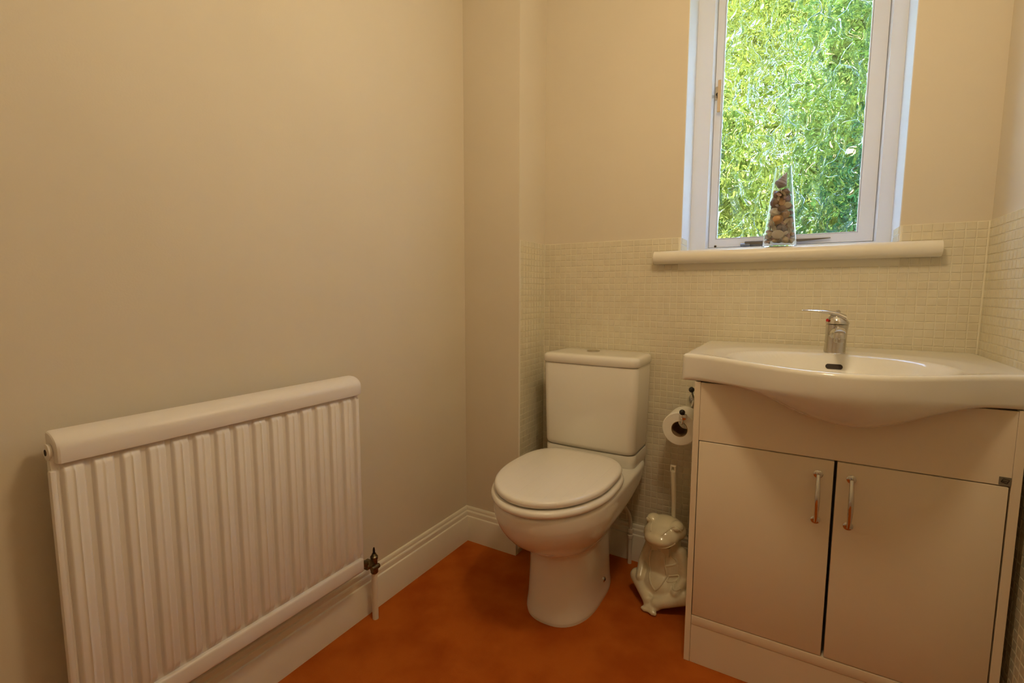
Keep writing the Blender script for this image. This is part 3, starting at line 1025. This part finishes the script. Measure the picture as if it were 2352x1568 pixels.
def on_body(x, z, lift=.001):
    h = BV.ray_cast(Vector((x, -.4, z)), Vector((0, 1, 0)))
    return Vector((x, h[0].y - lift, z)) if h[0] else None
def relief(name, pts, r, par=frog):
    path = [on_body(x, z, -r * .2) for x, z in [(p.x, p.z) for p in bez([(a, 0, b_) for a, b_ in pts], 8)]]
    path = [p for p in path if p is not None and p.y < .005]
    return obj(name, tube(path, r, 8), 'frog', par)
relief('jacket_edge', [(-.030, .188), (-.040, .150), (-.036, .110), (-.016, .080), (.004, .064)], .0036)
relief('jacket_edge', [(.014, .186), (.016, .150), (.024, .110), (.016, .080), (.004, .064)], .0036)
relief('lapel', [(.016, .180), (.040, .165), (.046, .150), (.020, .138)], .0034)
relief('pocket_flap', [(.030, .108), (.054, .112), (.056, .098), (.032, .094), (.030, .108)], .0028)
relief('cuff', [(.044, .088), (.062, .084), (.074, .090)], .0036)
relief('mouth_line', [(-.053, .230), (-.044, .221), (-.020, .2125), (0, .2110), (.020, .2125), (.044, .221), (.053, .230)], .0030)
for s in (-1, 1):
    obj('eye', sphere(bmesh.new(), (s * .045, -.038, .267), (.0115, .0085, .0085), 16, 10), 'frog', frog)
    relief('eyelid', [(s * .018, .250), (s * .027, .262), (s * .040, .2735), (s * .052, .2705), (s * .058, .262)], .0026)
bt = bmesh.new()
for s in (-1, 1):
    c = on_body(.0, .186, .002)
    loft([[(s * .002, c.y - .006, .183), (s * .002, c.y + .004, .183), (s * .002, c.y + .004, .190), (s * .002, c.y - .006, .190)],
          [(s * .030, c.y - .003, .172), (s * .030, c.y + .010, .172), (s * .030, c.y + .010, .199), (s * .030, c.y - .003, .199)]], bm=bt)
sphere(bt, (0, c.y - .003, .1865), (.006, .006, .0065), 12, 8)
obj('bow_tie', bt, 'frog', frog, angle=60)

# toilet brush standing in the frog
br = empty('toilet_brush', (.806, -.165, .27))
tag(br, 'ivory plastic toilet brush handle sticking up out of the pottery frog', 'brush')
W_('handle', tube([(.806, -.165, .262), (.8045, -.165, .33), (.802, -.165, .38), (.7995, -.165, .425)], [.0064, .0070, .0080, .0082], 14), 'brush', br)
bm = bmesh.new()
cx_, cz_ = .7985, .4345
for (a0, b0, a1, b1) in ((-.0088, -.0105, -.0045, .0105), (.0045, -.0105, .0088, .0105), (-.0045, -.0105, .0045, -.0055), (-.0045, .0060, .0045, .0105)):
    box(bm, cx_ + a0, cx_ + a1, -.170, -.160, cz_ + b0, cz_ + b1, bev=.001, seg=1)
W_('hanging_loop', bm, 'brush', br)

# ------------------------------------------------------------------ glass vase with shells
VX, VY, VH = 1.0565, .0010, .242
vase = tag(obj('glass_vase', bmesh.new(), 'glass'), 'tall tapered clear glass vase filled with seashells on the window sill', 'vase')
def vr(z):
    return .0475 + (.0225 - .0475) * (z / VH)
pr = [(.030, 0.0), (.0455, .0), (.0475, .002)]
for k in range(1, 13):
    z = .002 + (VH - .003) * k / 12
    pr.append((vr(z), z))
pr += [(vr(VH) - .0012, VH), (vr(VH) - .0026, VH - .001)]
for k in range(12, 0, -1):
    z = .009 + (VH - .012) * k / 12
    pr.append((vr(z) - .0028, z))
pr += [(vr(.007) - .006, .0075), (.010, .007)]
bm = lathe(pr, 48)
me = mesh_of(bm, 'glass_vase', True, 40)
me.materials.append(M['glass'])
vase.data = me
vase.location = (VX, VY, SZ + .0005)

def shell_mat(name, c, c2, scale=120, rough=.4):
    return mat(name, c, rough, noise=.3, nscale=scale, color2=c2)
SM = [shell_mat('shell_white', (.78, .70, .60), (.62, .50, .40)), shell_mat('shell_cream', (.74, .62, .44), (.60, .42, .26)),
      shell_mat('shell_pink', (.70, .48, .38), (.55, .32, .26)), shell_mat('shell_grey', (.44, .38, .40), (.28, .22, .26)),
      shell_mat('shell_tan', (.58, .36, .18), (.40, .20, .08)), shell_mat('shell_brown', (.26, .13, .07), (.12, .05, .03)),
      shell_mat('shell_speckled', (.34, .17, .10), (.10, .04, .025), 260)]
def cockle_mesh(name, ribs=18, depth=.55):
    """one valve of a bivalve: ribbed fan dome, unit radius, with thickness"""
    b = bmesh.new()
    n, mrows = 36, 8
    outer, inner = [], []
    for i in range(mrows + 1):
        t = i / mrows
        ro, ri = [], []
        for k in range(n):
            a = 2 * PI * k / n
            rr = t * (1 + .035 * math.cos(a * ribs) * t)
            x, y = rr * math.cos(a), rr * math.sin(a) * .88 + .18 * (1 - t)
            z = depth * (1 - t ** 2.2)
            ro.append((x, y, z)); ri.append((x * .9, y * .9, z * .78 - .03))
        outer.append(ro); inner.append(ri)
    rings = outer[::-1][:-1] and [r for r in outer[1:]][::-1]
    rings = [inner[1]] + inner[2:] + [outer[-1]] + outer[1:-1][::-1]
    loft(rings, True, True, bm=b)
    return mesh_of(b, name, True, 50)
def whelk_mesh(name, turns=4.5, aper=True):
    """coiled snail shell: spiralled swelling on a spindle, unit half-height"""
    b = bmesh.new()
    rings = []
    N, K = 40, 32
    for i in range(N + 1):
        t = i / N
        z = -1 + 2 * t
        base = .62 * (math.sin(PI * min(1, t * 1.55)) if t < .32 else 1.0) * (1 - max(0, (t - .30)) / .72) ** .95 if t < .999 else .01
        base = max(base, .015)
        ring = []
        for k in range(K):
            a = 2 * PI * k / K
            ph = (t * turns * (1 + .4 * t) + a / (2 * PI)) % 1.0
            sw = 1 + .17 * math.sin(PI * ph) ** .7
            if t < .5:
                sw *= 1 + .22 * max(0, math.cos(a - 1.9)) * (1 - t * 2)
            ring.append((base * sw * math.cos(a), base * sw * math.sin(a), z))
        rings.append(ring)
    loft(rings, bm=b)
    return mesh_of(b, name, True, 60)
def top_shell_mesh(name):
    """round winkle: squat coil"""
    b = bmesh.new()
    rings = []
    N, K = 28, 28
    for i in range(N + 1):
        t = i / N
        z = -.75 + 1.5 * t
        base = max(.02, math.sin(PI * (.06 + .94 * t) ** .62) ** .8 * .95) if t < .98 else .03
        ring = []
        for k in range(K):
            a = 2 * PI * k / K
            ph = (t * 2.6 + a / (2 * PI)) % 1.0
            sw = 1 + .10 * math.sin(PI * ph)
            ring.append((base * sw * math.cos(a), base * sw * math.sin(a), z))
        rings.append(ring)
    loft(rings, bm=b)
    return mesh_of(b, name, True, 60)
MESH_CACHE = {}
def shell_mesh(kind, mi):
    if (kind, mi) not in MESH_CACHE:
        f = {'cockle': lambda: cockle_mesh('cockle', 18, .55), 'clam': lambda: cockle_mesh('clam', 0, .36), 'whelk': lambda: whelk_mesh('whelk'), 'winkle': lambda: top_shell_mesh('winkle')}[kind]
        me = f()
        me.materials.append(SM[mi])
        MESH_CACHE[(kind, mi)] = me
    return MESH_CACHE[(kind, mi)]
# explicit large shells of the upper half, packed small ones below: (kind, material, x, y, z, half size, rotation, label)
rs = random.Random(21)
BIG = [('whelk', 3, -.0005, -.001, .2010, .0255, (R(8), R(22), R(20)), 'grey-brown whelk shell on top, upright in the vase neck'),
       ('winkle', 5, -.0105, -.005, .1600, .0130, (R(70), R(20), 0), 'dark reddish round shell wedged under the top whelk'),
       ('whelk', 6, .0090, -.006, .1440, .0215, (R(100), R(35), 0), 'dark speckled brown cone shell in the upper vase'),
       ('winkle', 5, -.0140, -.012, .1330, .0145, (R(80), 0, R(30)), 'plain dark brown round shell beside the speckled cone'),
       ('cockle', 1, .0160, -.018, .1240, .0110, (R(80), R(10), 0), 'small buff ribbed cockle below the speckled cone shell'),
       ('winkle', 0, -.0140, -.016, .1080, .0145, (R(60), R(30), 0), 'pale round snail shell against the middle of the glass'),
       ('whelk', 4, .0100, -.016, .0980, .0185, (R(75), R(-60), 0), 'orange-tan snail shell lying across the middle of the vase'),
       ('cockle', 5, .0020, -.023, .1140, .0115, (R(75), R(-20), 0), 'dark ridged cockle above the orange-tan snail'),
       ('cockle', 4, -.006, -.033, .082, .0145, (R(85), 0, R(8)), 'flat tan scallop facing outward through the glass'),
       ('whelk', 3, .004, -.022, .056, .0180, (R(85), R(65), 0), 'dark grey spindle shell among the small white shells'),
       ('cockle', 0, -.004, -.034, .036, .0165, (R(70), R(5), R(4)), 'large white frilled cockle low in the vase')]
SHORT = {b[7]: sn for b, sn in zip(BIG, ('top whelk', 'dark reddish round shell', 'speckled brown cone', 'plain dark brown shell', 'buff cockle', 'pale round snail', 'orange-tan snail', 'dark ridged cockle', 'flat tan scallop', 'dark grey spindle', 'large white frilled cockle'))}
placed = []
for kind, mi, x, y, z, s, rot, lab in BIG:
    placed.append([x, y, z, s * (.86 if kind in ('whelk',) else .92), True, kind, mi, rot, lab, s])
for k in range(104):
    z = .014 + .150 * (k / 103) ** 1.15
    rr = rs.uniform(.007, .0115)
    a = rs.uniform(0, 2 * PI)
    d = (vr(z) - .004 - rr) * math.sqrt(rs.uniform(.2, 1))
    kind = rs.choice(['cockle', 'clam', 'clam', 'winkle', 'cockle'])
    mi = rs.choice([0, 0, 0, 1, 1, 2, 3, 4]) if z < .09 else rs.choice([1, 4, 5, 5, 2, 3])
    placed.append([d * math.cos(a), d * math.sin(a), z, rr * .9, False, kind, mi, (rs.uniform(0, 6), rs.uniform(0, 6), rs.uniform(0, 6)), None, rr])
for it in range(160):
    for i in range(len(placed)):
        p = placed[i]
        for j in range(i):
            q_ = placed[j]
            dx, dy, dz = p[0] - q_[0], p[1] - q_[1], p[2] - q_[2]
            dd = math.sqrt(dx * dx + dy * dy + dz * dz) + 1e-9
            mn = p[3] + q_[3]
            if dd < mn:
                f = (mn - dd) / dd * .5
                wi = 0.0 if p[4] else 1.0
                wj = 0.0 if q_[4] else 1.0
                p[0] += dx * f * wi; p[1] += dy * f * wi; p[2] += dz * f * wi
                q_[0] -= dx * f * wj; q_[1] -= dy * f * wj; q_[2] -= dz * f * wj
    for p in placed:
        if p[4]: continue
        p[2] = max(p[2], .0085 + p[3])
        lim = vr(p[2]) - .0038 - p[3]
        d = math.hypot(p[0], p[1])
        if d > max(lim, .0005):
            s = max(lim, .0005) / d
            p[0] *= s; p[1] *= s
        if not p[4]: p[2] = min(p[2], .167)
names = {'cockle': 'cockle_shell', 'clam': 'clam_shell', 'whelk': 'whelk_shell', 'winkle': 'winkle_shell'}
colr = ['white', 'cream', 'pink', 'grey', 'tan', 'brown', 'speckled']
desc = {'cockle': 'ribbed cockle shell', 'clam': 'smooth clam shell', 'winkle': 'round winkle shell', 'whelk': 'whelk shell'}
for x, y, z, rr, fixed, kind, mi, rot, lab, s in placed:
    o = bpy.data.objects.new(names[kind], shell_mesh(kind, mi))
    COL.objects.link(o)
    lim = vr(z) - .0034
    s = min(s, max(.006, lim * (1.25 if kind == 'whelk' else .98)))
    o.location = (VX + x, VY + y, SZ + .0005 + z)
    o.scale = (s * 0.98, s * 0.98, s) if kind == 'whelk' else (s, s, s)
    o.rotation_euler = rot
    if lab is None:
        nb_ = min((q_ for q_ in placed if q_[4]), key=lambda q_: (q_[0] - x) ** 2 + (q_[1] - y) ** 2 + (q_[2] - z) ** 2)
        lab = 'small %s %s next to the %s' % (colr[mi], desc[kind], SHORT[nb_[8]])
    tag(o, lab, 'shell', 'seashells in the glass vase')

# ------------------------------------------------------------------ garden beyond the glass
tag(obj('lawn', Box(-12, 14, .60, 22, -.55, -.35), 'lawn'), 'mown green lawn outside the window', kind='structure')
def tree(name, label, x, y, rx, ry, zlo, zhi, n, m_, seed, ls=.075):
    t = empty(name, (x, y, -.35))
    tag(t, label, 'tree', 'garden greenery beyond the window')
    rr = random.Random(seed)
    zc_, rzz = (zlo + zhi) / 2 + .35, (zhi - zlo) / 2
    verts, faces = [], []
    for k in range(n):
        while True:
            a, b, c = rr.uniform(-1, 1), rr.uniform(-1, 1), rr.uniform(-1, 1)
            d = a * a + b * b + c * c
            if .25 < d < 1: break
        p = Vector((a * rx, b * ry, zc_ + c * rzz))
        L = ls * rr.uniform(.7, 1.35)
        e = Matrix.Rotation(rr.uniform(0, 2 * PI), 3, 'Z') @ Matrix.Rotation(rr.uniform(-1.2, .5), 3, 'X')
        i = len(verts)
        for q_ in ((0, 0, 0), (.32 * L, .4 * L, .05 * L), (0, L, -.08 * L), (-.32 * L, .4 * L, .05 * L), (0, .45 * L, -.03 * L)):
            verts.append(tuple(p + e @ Vector(q_)))
        faces += [(i, i + 1, i + 4), (i + 1, i + 2, i + 4), (i + 2, i + 3, i + 4), (i + 3, i, i + 4)]
    me = bpy.data.meshes.new('foliage')
    me.from_pydata(verts, [], faces)
    me.materials.append(M[m_])
    o = obj('foliage', me, None, t)
    o['kind'] = 'stuff'
    obj('trunk', tube([(0, 0, 0), (.03, .02, zc_ * .6), (-.02, .03, zc_ + rzz * .5)], [.07, .05, .02], 10), 'bark', t)
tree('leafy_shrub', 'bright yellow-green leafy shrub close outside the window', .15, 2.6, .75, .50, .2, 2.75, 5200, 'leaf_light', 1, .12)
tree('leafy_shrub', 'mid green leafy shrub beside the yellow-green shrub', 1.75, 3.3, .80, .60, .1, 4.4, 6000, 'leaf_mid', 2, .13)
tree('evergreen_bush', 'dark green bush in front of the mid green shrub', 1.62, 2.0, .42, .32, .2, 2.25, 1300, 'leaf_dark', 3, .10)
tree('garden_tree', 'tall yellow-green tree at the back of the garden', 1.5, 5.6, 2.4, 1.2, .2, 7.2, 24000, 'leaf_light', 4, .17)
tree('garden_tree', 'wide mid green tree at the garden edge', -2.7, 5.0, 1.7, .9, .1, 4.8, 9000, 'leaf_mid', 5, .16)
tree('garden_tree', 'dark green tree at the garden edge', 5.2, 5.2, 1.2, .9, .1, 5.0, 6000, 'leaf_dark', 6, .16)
